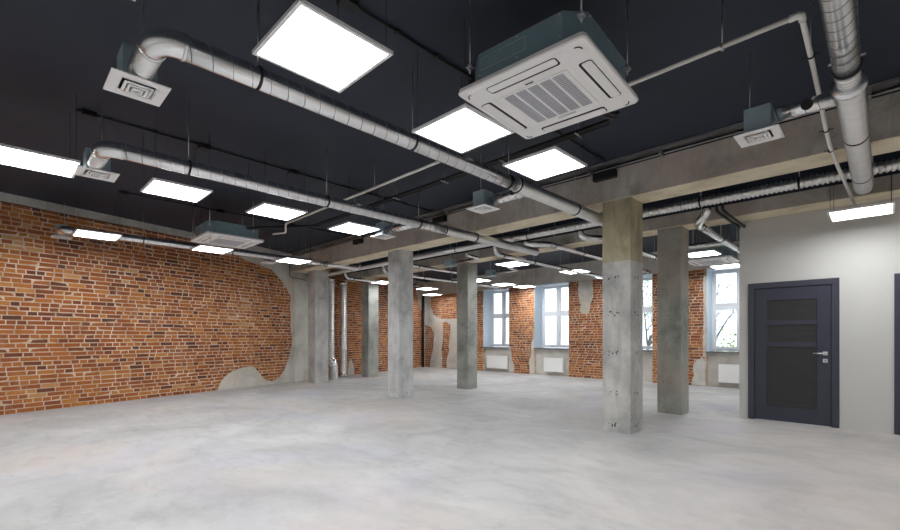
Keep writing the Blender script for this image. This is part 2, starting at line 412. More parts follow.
# ---- window wall
OPEN = [(-11.02, -9.80), (-8.70, -7.38), (-6.05, -4.73), (-3.34, -2.02)]
WZ0, WZ1, DEP = 0.90, 3.12, 0.56
XC, XP = -14.36, -1.67          # room corner, partition
def wall_windows():
    mb = MB(); top = 3.10
    xs = [XC - 0.4] + [x for o in OPEN for x in o] + [XP + 0.1]
    for i in range(0, len(xs), 2): mb.box(xs[i], xs[i + 1], BY, BY + 0.62, 0, WZ1, 0)
    mb.box(XC - 0.4, XP + 0.1, BY, BY + 0.62, WZ1, CEIL, 2)
    for a, b in OPEN:
        mb.box(a, b, BY + 0.10, BY + 0.62, 0, WZ0, 3)                           # radiator niche back
        mb.box(a - 0.001, a + 0.004, BY + 0.005, BY + DEP, WZ0, WZ1, 4); mb.box(b - 0.004, b + 0.001, BY + 0.005, BY + DEP, WZ0, WZ1, 4)
        mb.box(a, b, BY + 0.005, BY + DEP, WZ1 - 0.004, WZ1 + 0.001, 4)
    pw = lambda u, v, o: (u, BY - o, v)
    piers = [(XC, OPEN[0][0] - .02), (OPEN[0][1] + .02, OPEN[1][0] - .02), (OPEN[1][1] + .02, OPEN[2][0] - .02), (OPEN[2][1] + .02, OPEN[3][0] - .05)]
    for i, (a, b) in enumerate(piers): brick_field(mb, a, b, 0, top, pw, seed=40 + i)
    mb.box(XC - 0.1, XP, BY - 0.013, BY + 0.01, top, CEIL, 2)                   # plaster above the brick
    w = struct(mb.build('wall_back', ['mortar', 'brick_pale', 'plaster_low', 'plaster_low', 'reveal']))
    patches = [
        [(425.0, 286), (431.5, 287.5), (430.5, 303), (433, 314), (439, 318.5), (448, 319), (475, 318), (475, 371), (447, 369.8), (446.5, 361), (449.5, 350), (449, 343), (450.8, 333), (450.5, 325), (446.5, 321.5),
         (443, 323), (443.5, 335), (441.5, 350), (442.5, 360), (442, 369), (430.5, 368), (430.5, 361), (433.6, 348), (434.3, 333), (431, 327), (427.6, 326), (425.0, 324)],
        [(508.5, 347), (511, 347.5), (511.5, 356), (514, 366), (513.5, 373.7), (508.6, 373.3)],
        [(535.3, 326), (533.6, 336), (531.2, 345), (532, 352), (529, 362), (530, 375), (535.6, 376)],
        [(578.6, 281), (578, 290), (579.2, 299.5), (581, 304), (580, 312), (583, 313.8), (589, 313.5), (590.5, 303), (593.3, 295), (592.6, 280.5)],
        [(697, 360), (693, 365.7), (694, 373.6), (691.5, 384.5), (705.5, 386.5), (705.3, 362), (703, 357)],
        [(703.2, 276), (706.0, 276), (706.0, 357), (702.6, 356), (703.6, 320)]]
    for i, poly in enumerate(patches):
        P = [back_xz(*p) for p in poly]
        P = [(a, min(3.09, max(b, 0.004))) for a, b in P]
        if i == 4 or i == 5: P = [(min(a, OPEN[3][0] - 0.01), b) for a, b in P]
        if i == 2: P = [(min(a, OPEN[1][0] - 0.01), b) for a, b in P]
        if i == 1: P = [(max(a, OPEN[0][1] + 0.01), b) for a, b in P]
        pa = MB(); inset_patch(pa, ragged(P, 0.014, 0.07, 20 + i), pw, 0.016, 0.008); pa.build('plaster_patch', 'plaster_low' if i > 3 else 'plaster', w)
wall_windows()

def window(n, a, b):
    y0 = BY + DEP - 0.07; y1 = BY + DEP; z0, z1 = WZ0 + 0.03, WZ1 - 0.02
    root = bpy.data.objects.new(f'window_{n}', None); C.objects.link(root); root.location = ((a + b) / 2, BY + DEP, WZ0); root['kind'] = 'structure'
    mid = (a + b) / 2; tz = z0 + (z1 - z0) * 0.545; fr = 0.055
    f = MB(); f.box(a, a + fr, y0, y1, z0, z1); f.box(b - fr, b, y0, y1, z0, z1); f.box(a, b, y0 + .002, y1, z0, z0 + fr); f.box(a, b, y0 + .002, y1, z1 - fr, z1)
    f.box(mid - 0.035, mid + 0.035, y0 + .001, y1, z0, z1); f.box(a, b, y0 + .003, y1, tz - 0.04, tz + 0.04)
    f.build('window_frame', 'frame', root)
    for xa, xb in ((a + fr, mid - 0.035), (mid + 0.035, b - fr)):
        for za, zb in ((z0 + fr, tz - 0.04), (tz + 0.04, z1 - fr)):
            t = 0.05; s = MB(); ya, yb = y0 - 0.015, y0 + 0.045
            s.box(xa - .008, xa + t, ya, yb, za - .008, zb + .008, c=0.004); s.box(xb - t, xb + .008, ya, yb, za - .008, zb + .008, c=0.004)
            s.box(xa, xb, ya + .001, yb, za - .008, za + t); s.box(xa, xb, ya + .001, yb, zb - t, zb + .008)
            so = s.build('sash', 'frame', root)
            g = MB(); g.box(xa + t - .005, xb - t + .005, y0 + 0.015, y0 + 0.021, za + t - .005, zb - t + .005); g.build('pane', 'glass', so)
    h = MB(); h.box(mid + 0.045, mid + 0.065, y0 - 0.035, y0 - 0.015, z0 + 0.5, z0 + 0.56, c=.004); h.box(mid + 0.045, mid + 0.06, y0 - 0.05, y0 - 0.035, z0 + 0.43, z0 + 0.55, c=.004); h.build('window_handle', 'silver', root)
    s = MB(); s.box(a - 0.02, b + 0.02, BY - 0.04, BY + DEP - 0.02, WZ0 - 0.012, WZ0 + 0.02, c=0.004); s.build('window_sill', 'sill', root)
for i, (a, b) in enumerate(OPEN): window(i + 1, a, b)

# ---- partition with the two doors
PY = 8.37
D1 = (-1.55, -0.455); D2 = (0.095, 1.19); DH = 2.145
def partition():
    mb = MB(); t = 0.12; z = CEIL
    c = 0.06                                                            # hole is inside the casing
    mb.box(XP, D1[0] + c, PY, PY + t, 0, z); mb.box(D1[1] - c, D2[0] + c, PY, PY + t, 0, z); mb.box(D2[1] - c, X_R, PY, PY + t, 0, z)
    mb.box(D1[0] + c, D1[1] - c, PY, PY + t, DH - c, z); mb.box(D2[0] + c, D2[1] - c, PY, PY + t, DH - c, z)
    mb.box(XP, XP + t, PY + t, BY, 0, z)
    struct(mb.build('wall_partition', 'wallpaint'))
partition()
def door(n, a, b):
    root = bpy.data.objects.new(f'door_{n}', None); C.objects.link(root); root.location = ((a + b) / 2, PY, 0); root['kind'] = 'structure'
    cw = 0.085
    f = MB(); y0, y1 = PY - 0.022, PY + 0.13
    f.box(a, a + cw, y0, y0 + .02, 0.004, DH, c=.003); f.box(b - cw, b, y0, y0 + .02, 0.004, DH, c=.003); f.box(a, b, y0 - .001, y0 + .02, DH - cw, DH, c=.003)
    f.box(a + cw - .02, a + cw, y0 + .02, y1, 0.004, DH - cw); f.box(b - cw, b - cw + .02, y0 + .02, y1, 0.004, DH - cw); f.box(a + cw, b - cw, y0 + .02, y1, DH - cw, DH - cw + .02)
    f.build('door_frame', 'navy_frame', root)
    la, lb, lt = a + cw + 0.004, b - cw - 0.004, DH - cw - 0.005
    ly0, ly1 = PY - 0.004, PY + 0.036
    st, tr, br = 0.155, 0.19, 0.22                                       # stiles and rails
    pa, pb, pz0, pz1 = la + st, lb - st - 0.005, 0.012 + br, lt - tr
    lf = MB(); lf.box(la, pa, ly0, ly1, 0.012, lt, c=.002); lf.box(pb, lb, ly0, ly1, 0.012, lt, c=.002)
    lf.box(pa - .002, pb + .002, ly0 + .0006, ly1, pz1, lt); lf.box(pa - .002, pb + .002, ly0 + .0006, ly1, 0.012, pz0)
    f = MB(); f.box(a + cw - .015, la + .03, ly1 + .002, ly1 + .02, 0.004, DH - cw); f.box(lb - .03, b - cw + .015, ly1 + .002, ly1 + .02, 0.004, DH - cw); f.box(a + cw, b - cw, ly1 + .002, ly1 + .02, lt - .03, DH - cw); f.build('door_stop', 'navy_frame', root)
    leaf = lf.build('door_leaf', 'navy', root)
    p = MB(); p.box(pa - .002, pb + .002, ly0 + 0.014, ly1 - .004, pz0 - .002, pz1 + .002); p.build('door_panel', 'ebony', leaf)
    for zc in (1.52, 1.19):
        r = MB(); r.box(pa - .001, pb + .001, ly0 + 0.003, ly0 + 0.02, zc - 0.035, zc + 0.035, c=.002); r.build('door_rail', 'navy', leaf)
    hx = lb - 0.065
    h = MB(); h.box(hx - 0.027, hx + 0.027, ly0 - 0.008, ly0, 1.035, 1.089, c=.003); h.sweep([(hx, ly0, 1.062), (hx, ly0 - 0.05, 1.062)], 0.01, 12)
    h.sweep([(hx + 0.008, ly0 - 0.05, 1.062), (hx - 0.135, ly0 - 0.05, 1.062)], 0.0095, 12); h.build('door_handle', 'silver', leaf)
    k = MB(); k.box(hx - 0.027, hx + 0.027, ly0 - 0.008, ly0, 0.93, 0.984, c=.003); k.box(hx - 0.005, hx + 0.005, ly0 - 0.0095, ly0 - 0.007, 0.945, 0.968, 1); k.build('lock_plate', ['silver', 'slot'], leaf)
door(1, *D1); door(2, *D2)

# ------------------------------------------------------------------ columns and beams
def column(x1, y0, top, mat, label, w=0.40, d=0.42, mats=None, split=None, seed=0):
    """x1,y0: the corner nearest the viewer (right, front)"""
    rd = random.Random(seed); mb = MB(); c = 0.012
    x0, y1 = x1 - w, y0 + d
    poly = [(x0 + c, y0), (x1 - c, y0), (x1, y0 + c), (x1, y1 - c), (x1 - c, y1), (x0 + c, y1), (x0, y1 - c), (x0, y0 + c)]
    zs = [0.0, 0.3, 0.6, 0.9, 1.2, 1.5, 1.8, 2.1, split or 2.4, 2.7, 2.95, top]
    V = []
    for z in zs:
        for p in poly: V.append((p[0] + rd.uniform(-.002, .002), p[1] + rd.uniform(-.002, .002), z))
    for i in range(len(zs) - 1):
        F = [(i * 8 + k, i * 8 + (k + 1) % 8, (i + 1) * 8 + (k + 1) % 8, (i + 1) * 8 + k) for k in range(8)]
        b = len(mb.v)
        mb.add(V if i == 0 else [], F if i == 0 else [], 0)
        if i: mb.f += [list(f) for f in F]; mb.mi += [1 if (split and zs[i] >= split - .01) else 0] * 8; mb.sm += [False] * 8; mb.tone += [.5] * 8
    # honeycombed tie-hole marks on the two faces seen
    for zc in (0.10, 0.53, 1.08, 1.62, 2.11):
        for k in (0.30, 0.52):
            for face in (0, 1):
                for q in range(5 if seed == 1 else 3):
                    u = k + rd.uniform(-.08, .08); z = zc + rd.uniform(-.03, .03); r = rd.uniform(.004, .014) * (1 if seed == 1 else .6)
                    pts = []
                    for j in range(7):
                        a = 2 * pi * j / 7; rr = r * rd.uniform(.6, 1.3)
                        if face == 0: pts.append((x0 + w * u + rr * cos(a), y0 - .0025, z + rr * sin(a)))
                        else: pts.append((x1 + .0025, y0 + d * u + rr * cos(a), z + rr * sin(a)))
                    mb.add(pts, [tuple(range(7))], 2)
    o = mb.build('concrete_column', mats or [mat, mat, 'pit'])
    return tag(o, label, 'column', 'concrete columns')
column(-2.41, 5.89, 3.17, 'conc', 'thick light grey concrete column nearest the viewer, yellowish near its top', mats=['conc', 'conc_up', 'pit'], split=2.33, seed=1)
column(-7.39, 5.97, 3.17, 'conc_pale', 'pale grey concrete column with small square tie marks under the front beam, second from the door', w=0.40, d=0.40, seed=2)
column(-11.30, 6.15, 3.17, 'conc', 'grey concrete column close to the plastered end of the long brick wall', w=0.42, d=0.41, seed=3)
column(-2.41, 7.95, 3.15, 'conc_dark', 'dark grey-green concrete column beside the white partition with the dark doors', w=0.39, d=0.39, seed=4)
column(-7.39, 8.15, 3.15, 'conc_green', 'mottled grey-green concrete column standing before the radiator windows', w=0.38, d=0.37, seed=5)
column(-11.81, 8.29, 3.15, 'conc_green', 'grey concrete column right of the two metal riser pipes', w=0.40, d=0.40, seed=6)

def beam(y0, y1, zb, xa, label, lap):
    b = MB(); n = 26; rd = random.Random(int(y0 * 10))
    # upper body darker, lower 6 cm a paler chamfered soffit
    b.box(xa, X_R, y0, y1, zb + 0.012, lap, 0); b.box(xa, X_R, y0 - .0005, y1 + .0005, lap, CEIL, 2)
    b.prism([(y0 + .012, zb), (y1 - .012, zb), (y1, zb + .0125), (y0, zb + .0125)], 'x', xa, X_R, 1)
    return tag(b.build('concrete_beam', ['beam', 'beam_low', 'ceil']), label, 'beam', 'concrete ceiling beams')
beam(5.89, 6.33, 3.17, -12.20, 'long rough concrete beam nearest the viewer, resting on the thick front column', 3.63)
beam(7.94, 8.365, 3.15, -12.78, 'second concrete beam farther back, running just above the white partition wall', 3.36)

# ------------------------------------------------------------------ ceiling lights
def light_proto(z, loc, label, group):
    r = thing('ceiling_light', label, 'ceiling light', (0, 0, 0), group); h = 0.3
    d = MB(); d.box(-h + .02, h - .02, -h + .02, h - .02, 0.002, 0.008); d.build('diffuser', 'led', r)
    f = MB()
    for a in ((-h, h, -h, -h + .022), (-h, h, h - .022, h), (-h, -h + .022, -h + .022, h - .022), (h - .022, h, -h + .022, h - .022)): f.box(a[0], a[1], a[2], a[3], 0, 0.022)
    f.box(-h + .02, h - .02, -h + .02, h - .02, 0.012, 0.021); f.build('frame', 'alu', r)
    for sx in (-1, 1):
        for sy in (-1, 1):
            w = MB(); w.sweep([(sx * .27, sy * .27, 0.02), (sx * .27, sy * .27, CEIL - z)], 0.0022, 6); w.build('suspension_wire', 'black', r)
    k = MB(); k.box(-.12, .02, -.06, .06, 0.0205, 0.055, c=.004); k.build('driver_box', 'white', r)
    r.location = loc; return r
LG = 'square ceiling light panels'
LIGHTS = [
    (-2.41, 0.18, 'square ceiling light showing only its tip at the top edge of the photo'),
    (-2.41, 1.36, 'large square ceiling light above the thick silver duct, nearest the viewer'),
    (-2.50, 2.70, 'square ceiling light partly hidden behind the big white air conditioner'),
    (-2.41, 3.80, 'square ceiling light between the big air conditioner and the nearest concrete column'),
    (-5.90, 0.25, 'ceiling light cut off by the left edge of the photo, beside a small air outlet'),
    (-5.92, 1.45, 'square ceiling light right of the second duct elbow, above the hanging small air conditioner'),
    (-5.93, 2.65, 'square ceiling light over the white bent drain pipe, right of the small air conditioner'),
    (-5.97, 3.92, 'square ceiling light left of the small air outlet by the second concrete column'),
    (-9.43, 1.14, 'ceiling light against the long brick wall, beside the leftmost air outlet there'),
    (-9.36, 2.90, 'ceiling light just under the small hanging air conditioner at the brick wall'),
    (-9.47, 4.62, 'ceiling light over the plastered end of the brick wall by the thin duct'),
    (-6.22, 8.42, 'ceiling light behind the second beam, left of the second window'),
    (-5.76, 10.50, 'ceiling light above the second window from the room corner'),
    (-8.83, 11.48, 'ceiling light hanging before the first window'),
    (-8.70, 12.45, 'ceiling light above the brick pier between the two radiator windows'),
    (-2.68, 10.12, 'ceiling light above the far air conditioner, right of the dark column'),
    (-2.72, 12.30, 'ceiling light right above the window beside the partition wall'),
    (-11.55, 10.60, 'ceiling light seen right of the second column, upper one by the far corner'),
    (-13.00, 12.20, 'ceiling light in the far room corner by the black drainpipe'),
    (-8.75, 10.10, 'ceiling light right of the mottled column in front of the first window top'),
    (-11.20, 8.42, 'ceiling light half hidden behind the second column from the door'),
    (-5.60, 12.20, 'ceiling light over the brick pier left of the nearest column'),
]
p0 = None
for x, y, lab in LIGHTS:
    if p0 is None: p0 = light_proto(3.0, (x, y, 3.0), lab, LG)
    else: copy_thing(p0, (x, y, 3.0), lab, LG)
light_proto(2.84, (-0.21, 7.50, 2.84), 'ceiling light hanging low over the dark door in front of the white partition', LG)
for x, y in ((-2.41, -1.3), (-2.41, -3.0), (-5.9, -1.2), (-5.9, -3.0), (1.1, -2.0), (1.1, 0.7), (1.1, 2.6), (1.6, 4.4), (-8.7, -1.0), (1.6, 7.0)):  # unseen panels, added to brighten the room
    copy_thing(p0, (x, y, 3.0), 'square ceiling light in the part of the hall outside the photo', 'ceiling lights outside the photo')

# ------------------------------------------------------------------ air conditioners (ceiling cassettes)
def rrect(w, d, c):
    """rectangle with clipped corners, counter-clockwise"""
    return [(-w + c, -d), (w - c, -d), (w, -d + c), (w, d - c), (w - c, d), (-w + c, d), (-w, d - c), (-w, -d + c)]
def rnd(w, d, r, n=4):
    o = []
    for cx, cy, a0 in ((w - r, -d + r, -pi / 2), (w - r, d - r, 0), (-w + r, d - r, pi / 2), (-w + r, -d + r, pi)):
        for i in range(n + 1): a = a0 + pi / 2 * i / n; o.append((cx + r * cos(a), cy + r * sin(a)))
    return o
def cassette(loc, label):
    r = thing('air_conditioner', label, 'air conditioner', (0, 0, 0), 'ceiling cassette air conditioners')
    b = MB(); b.prism(rrect(.43, .43, .115), 'z', 0.045, 0.255); body = b.build('housing', 'housing', r, 0.004)
    for x in (-.3, 0, .3):
        for z in (.235, .10):
            sc = MB(); sc.sweep([(x, -.43, z), (x, -.436, z)], .007, 8); sc.build('screw', 'silver', body)
            sc = MB(); sc.sweep([(.43, x, z), (.436, x, z)], .007, 8); sc.build('screw', 'silver', body)
    sc = MB(); o4 = lambda k: [(-.30 + k, -.4312, .13 + k), (.06 - k, -.4312, .13 + k), (.06 - k, -.4312, .215 - k), (-.30 + k, -.4312, .215 - k)]
    sc.add(o4(0) + o4(.004), [(i, (i + 1) % 4, 4 + (i + 1) % 4, 4 + i) for i in range(4)]); sc.build('access_panel', 'silver', body)
    # face plate: rounded square, sloping rim, dark air slots, louvred grille
    lv = [(rnd(.470, .470, .035), 0.046), (rnd(.475, .475, .035), 0.020), (rnd(.468, .468, .035), 0.010), (rnd(.43, .43, .06), 0.0), (rnd(.30, .30, .02), 0.0), (rnd(.287, .287, .02), 0.006)]
    f = MB(); V = []; n = len(lv[0][0])
    for p, z in lv: V += [(q[0], q[1], z) for q in p]
    F = [(i * n + k, (i + 1) * n + k, (i + 1) * n + (k + 1) % n, i * n + (k + 1) % n) for i in range(len(lv) - 1) for k in range(n)]
    F += [tuple(range(n)), tuple((len(lv) - 1) * n + k for k in range(n))[::-1]]
    f.add(V, F); face = f.build('face_plate', 'white', r)
    for k in range(4):
        R = Matrix.Rotation(k * pi / 2, 4, 'Z')
        o = MB()
        # slot: dark gap with a flap in it
        o.prism([(R @ Vector((x, y, 0)))[:2] for x, y in rnd(.255, .028, .018)] if False else [((R @ Vector((x, y - .378, 0)))[:2]) for x, y in rnd(.262, .044, .022)], 'z', -0.0015, 0.002, 1)
        o.prism([((R @ Vector((x, y - .385, 0)))[:2]) for x, y in rnd(.254, .032, .016)], 'z', -0.005, 0.001, 0)
        o.build('air_flap', ['white', 'slot'], r)
        a = R @ Vector((.392, -.392, 0)); m = MB(); m.sweep([(a.x + .03 * cos(k * pi / 2 + t), a.y + .03 * sin(k * pi / 2 + t), -.0005) for t in [pi * (-.55 + .6 * i / 6) for i in range(7)]], .004, 6); m.build('corner_cap', 'slot', face)
    g = MB(); g.box(-.255, .255, -.255, .255, -0.001, 0.004)
    for k in range(5):
        x0 = -.235 + k * .094 + .006
        g.box(x0, x0 + .074, -.235, .235, -.0018, 0.0, 1)
        for j in range(22): y = -.228 + j * .0212; g.box(x0, x0 + .074, y, y + .008, -.005, -.001, 2)
    g.build('intake_grille', ['white', 'grille_back', 'louvre'], r)
    q = MB(); q.box(-.07, .07, .268, .284, -.003, .002); q.build('display_strip', 'louvre', face)
    q = MB(); q.box(-.028, -.008, -.283, -.276, -.0025, .002); q.box(-.004, .01, -.283, -.276, -.0025, .002); q.box(.014, .028, -.283, -.276, -.0025, .002); q.build('maker_badge', 'slot', face)
    for hx, hy in ((-.37, -.452), (.432, -.42), (.452, .28), (-.432, .42)):
        h = MB(); h.box(hx - .022, hx + .022, hy - .022, hy + .022, .17, .176); h.box(hx - .012, hx + .012, hy - .012, hy + .012, .155, .192)
        h.sweep([(hx, hy, .13), (hx, hy, CEIL - 3.0)], .005, 8); h.build('hanger_rod', 'zinc', r)
    r.location = loc; return r
ac = cassette((-1.715, 2.765, 3.0), 'big white four-way ceiling air conditioner hanging nearest the viewer')
a2 = copy_thing(ac, (-8.42, 2.86, 3.0), 'small white ceiling air conditioner hanging near the long brick wall')
copy_thing(ac, (-2.80, 11.35, 3.0), 'far ceiling air conditioner hanging near the window beside the partition')
ac.rotation_euler.z = radians(3.5)

# ------------------------------------------------------------------ air ducts
DZ, DR = 3.02, 0.070
def spiral(mb, a, b, r, pitch=0.12, mi=0):
    """spiral-seam tube from a to b with its helical rib"""
    a, b = Vector(a), Vector(b); L = (b - a).length
    mb.sweep(lerp(a, b, max(2, int(L / 0.5))), r, 24, mi)
    T = (b - a).normalized(); up = Vector((0, 0, 1)) if abs(T.z) < .9 else Vector((1, 0, 0)); N = (up - T * up.dot(T)).normalized(); B = T.cross(N)
    k = int(L / pitch * 18); mb.sweep([a + T * (pitch * i / 18) + (N * cos(2 * pi * i / 18) + B * sin(2 * pi * i / 18)) * (r + .0008) for i in range(k + 1)], .0019, 5, mi + 1, True)
def flexd(mb, pts, r, pitch=0.022, amp=0.0045, mi=0):
    """corrugated flexible tube along a polyline"""
    P = [Vector(p) for p in pts]; out = []; d0 = 0.0
    for i in range(len(P) - 1):
        L = (P[i + 1] - P[i]).length; n = max(1, int(L / (pitch / 4)))
        for k in range(n): out.append(P[i] + (P[i + 1] - P[i]) * (k / n))
    out.append(P[-1]); mb.sweep(out, [r + (.3 * amp, amp, .3 * amp, -1.6 * amp)[i % 4] for i in range(len(out))], 20, mi)
def ring(mb, c, axis, r, w=0.012, t=0.005, mi=0):
    c, axis = Vector(c), Vector(axis); mb.sweep([c - axis * w, c - axis * w * .99, c + axis * w * .99, c + axis * w], [r, r + t, r + t, r], 24, mi)
def hanger(parent, x, y, z, r, axis=(0, 1, 0), two=True, mat='black'):
    m = MB(); A = Vector(axis)
    ring(m, (x, y, z), A, r + .001, .009, .006); c = m.build('clamp', mat, parent)
    h = MB(); h.sweep([(x, y, z + r + .004), (x, y, CEIL)], .0045, 8); h.sweep([(x, y, z + r + .004), (x, y, z + r + .03)], .01, 6); h.build('hanger_rod', 'zinc', parent)
def outlet(x0, x1, y0, y1, z, label, tube=None, box_h=0.22):
    """ceiling outlet: square plate with stepped cone, plenum box above"""
    cx, cy = (x0 + x1) / 2, (y0 + y1) / 2; w = ((x1 - x0) + (y1 - y0)) / 4 * .94
    r = thing('air_outlet', label, 'air outlet', (cx, cy, z), 'square air outlets')
    f = MB(); o = lambda k, zz: [(cx - k, cy - k, zz), (cx + k, cy - k, zz), (cx + k, cy + k, zz), (cx - k, cy + k, zz)]
    V = o(w, z + .008) + o(w, z) + o(w * .62, z) + o(w * .56, z + .02)
    F = [(i * 4 + k, (i + 1) * 4 + k, (i + 1) * 4 + (k + 1) % 4, i * 4 + (k + 1) % 4) for i in range(3) for k in range(4)] + [(0, 1, 2, 3), (15, 14, 13, 12)]
    f.add(V, F); f.build('face_plate', 'white', r)
    for k, zz in ((.50, -.004), (.36, -.010), (.2, -.016)):
        q = MB(); V = o(w * k, z + zz) + o(w * (k - .1), z + zz - .004) + o(w * (k - .12), z + .015) + o(w * (k + .03), z + .018)
        F = [(i * 4 + j, (i + 1) * 4 + j, (i + 1) * 4 + (j + 1) % 4, i * 4 + (j + 1) % 4) for i in range(3) for j in range(4)] + [(12, 13, 14, 15)[::-1], (8, 9, 10, 11)]
        q.add(V, F); q.build('diffuser_cone', 'white', r)
    q = MB(); q.box(cx - w * .54, cx + w * .54, cy - w * .54, cy + w * .54, z + .0085, z + .019); q.build('throat', 'grille_back', r)
    b = MB(); k = w * .60; b.box(cx - k, cx + k, cy - k, cy + k, z + .008, z + box_h); b.build('plenum_box', 'galv_box', r, .004)
    h = MB(); h.sweep([(cx - k * .8, cy + k * .5, z + box_h), (cx - k * .8, cy + k * .5, CEIL)], .0035, 6); h.build('hanger_rod', 'zinc', r)
    return r, cx, cy, k

O_A = outlet(-3.697, -3.358, 0.466, 0.805, 2.94, 'square white air outlet at the elbow end of the thick silver duct')
O_B = outlet(-5.852, -5.493, 0.514, 0.854, 2.94, 'square white air outlet at the elbow of the middle duct, beside the cut-off light')
O_C = outlet(-10.5, -10.2, 0.61, 0.91, 3.05, 'square air outlet close to the brick wall left of its first light')
O_D = outlet(-3.843, -3.513, 4.182, 4.512, 2.94, 'square air outlet with a blue-grey box left of the flexible duct section')
O_E = outlet(-6.017, -5.696, 4.241, 4.561, 2.94, 'square air outlet in front of the beam above the second column')
O_F = outlet(-10.54, -10.22, 4.29, 4.61, 3.05, 'small air outlet below the thin duct in front of the plastered wall')
O_G = outlet(-0.893, -0.573, 4.202, 4.522, 2.94, 'square air outlet beside the big vertical-looking duct at the right')
EDGE = lambda o: o[1] + o[3] + .002
# -- duct beside the big air conditioner
def long_duct(X, ya, yb, label, out_end, branch, hangers, flex_from, DZ, end_r):
    root = thing('air_duct', label, 'air duct', (X, (ya + yb) / 2, DZ - DR), 'long silver ceiling ducts')
    R = .11; t = MB(); spiral(t, (X, ya + R, DZ), (X, flex_from, DZ), DR); t.build('spiral_tube', ['galv', 'seam'], root)
    c = (X - R, ya + R, DZ)
    e = MB(); path = [Vector((X, ya + R + .02, DZ))] + arc(c, (1, 0, 0), (0, -1, 0), R, 10) + [Vector((X - R - .03, ya, DZ))]
    e.sweep(path, DR + .003, 24); ring(e, path[0], (0, 1, 0), DR + .003, .008, .004); ring(e, path[-1], (1, 0, 0), DR + .003, .008, .004); e.build('elbow', 'galv', root)
    if out_end is not None:
        s = MB(); flexd(s, [(X - R - .03, ya, DZ), (out_end, ya, DZ)], DR - .002, .03, .003); s.build('end_branch', 'flex', root)
    if branch:
        by, bx = branch; s = MB(); spiral(s, (X - DR * .6, by, DZ), (bx, by, DZ), DR * .82, .09); ring(s, (X - .16, by, DZ), (1, 0, 0), DR * .82, .008, .006); s.build('branch', ['galv', 'seam'], root)
        d = MB(); d.sweep([(X - .21, by - DR * .7, DZ + .01), (X - .21, by - DR * .98, DZ + .012)], .03, 14); d.build('damper_knob', 'black', root)
    f = MB(); flexd(f, [(X, flex_from - .02, DZ), (X, yb, DZ)], end_r, .032, .006); f.build('flexible_section', 'flex', root)
    cl = MB(); ring(cl, (X, flex_from, DZ), (0, 1, 0), end_r + .006, .01, .006); cl.build('clamp', 'black', root)
    if X < -9:
        u = MB(); u.sweep([(X, yb - .02, DZ)] + arc((X, yb, DZ + .12), (0, 0, -1), (0, 1, 0), .12, 8) + [(X, yb + .12, CEIL - .004)], end_r, 20); u.build('end_elbow', 'galv', root)
    for y in hangers: hanger(root, X, y, DZ, DR if y < flex_from else end_r + .004)
    return root
long_duct(-2.97, 0.635, 6.80, 'thick silver spiral duct with an elbow, running under the front lights to the nearest column', EDGE(O_A), (4.36, EDGE(O_D)), (1.20, 2.55, 3.95, 5.42), 4.10, 3.02, 0.074)
long_duct(-5.04, 0.66, 7.62, 'middle silver spiral duct crossing from the left towards the second column', EDGE(O_B), (4.40, EDGE(O_E)), (1.34, 2.9, 4.45, 5.75), 5.0, 3.02, 0.068)
long_duct(-10.03, 0.74, 6.60, 'thin-looking silver duct along the top of the long brick wall', EDGE(O_C), (4.45, EDGE(O_F)), (1.9, 3.5, 5.2), 5.75, 3.14, 0.068)
# -- the duct on the right, seen almost from underneath
def right_duct():
    X, z = -0.172, 3.03; r = .068
    root = thing('air_duct', 'big shiny duct coming from the top edge towards the white partition', 'air duct', (X, 4.5, z - r), 'long silver ceiling ducts')
    t = MB(); spiral(t, (X, 0.2, z), (X, 3.86, z), r, .105); t.build('spiral_tube', ['galv', 'seam'], root)
    c = MB(); ring(c, (X, 3.80, z), (0, 1, 0), r + .001, .011, .007); c.build('clamp', 'black', root)
    n = MB(); n.sweep([(X, 3.84, z), (X, 4.12, z)], r - .004, 24)
    for y in (3.9, 3.98): ring(n, (X, y, z), (0, 1, 0), r - .004, .006, .004)
    n.build('coupling', 'galv', root)
    f = MB(); f.sweep([(X, 4.06, z), (X, 4.07, z), (X, 4.10, z), (X, 4.12, z)], [r, r + .028, r + .028, r + .006], 24); f.build('flange', 'galv', root)
    x = MB(); flexd(x, [(X, 4.10, z), (X, 6.95, z)] + arc((X, 6.95, z + .2), (0, 0, -1), (0, 1, 0), .2, 6)[1:] + [(X, 7.15, 3.5)], r + .006, .034, .0115); x.build('flexible_section', 'flex', root)
    for y in (5.16, 6.48): c = MB(); ring(c, (X, y, z), (0, 1, 0), r + .011, .011, .006); c.build('clamp', 'black', root)
    b = MB(); spiral(b, (X - .04, 4.36, z + .05), (EDGE(O_G), 4.36, z + .05), .056, .085); b.build('branch', ['galv', 'seam'], root)
    d = MB(); d.sweep([(-.42, 4.31, z + .04), (-.42, 4.292, z + .037)], .038, 18); d.build('damper_knob', 'black', root)
    for y in (1.6, 3.80, 5.2):
        h = MB(); h.sweep([(X + .05, y, z + r), (X + .05, y, CEIL)], .0045, 8); h.sweep([(X - .09, y, z + r * .7), (X + .09, y, z + r * .7)], .008, 8); h.build('hanger_rod', 'zinc', root)
right_duct()

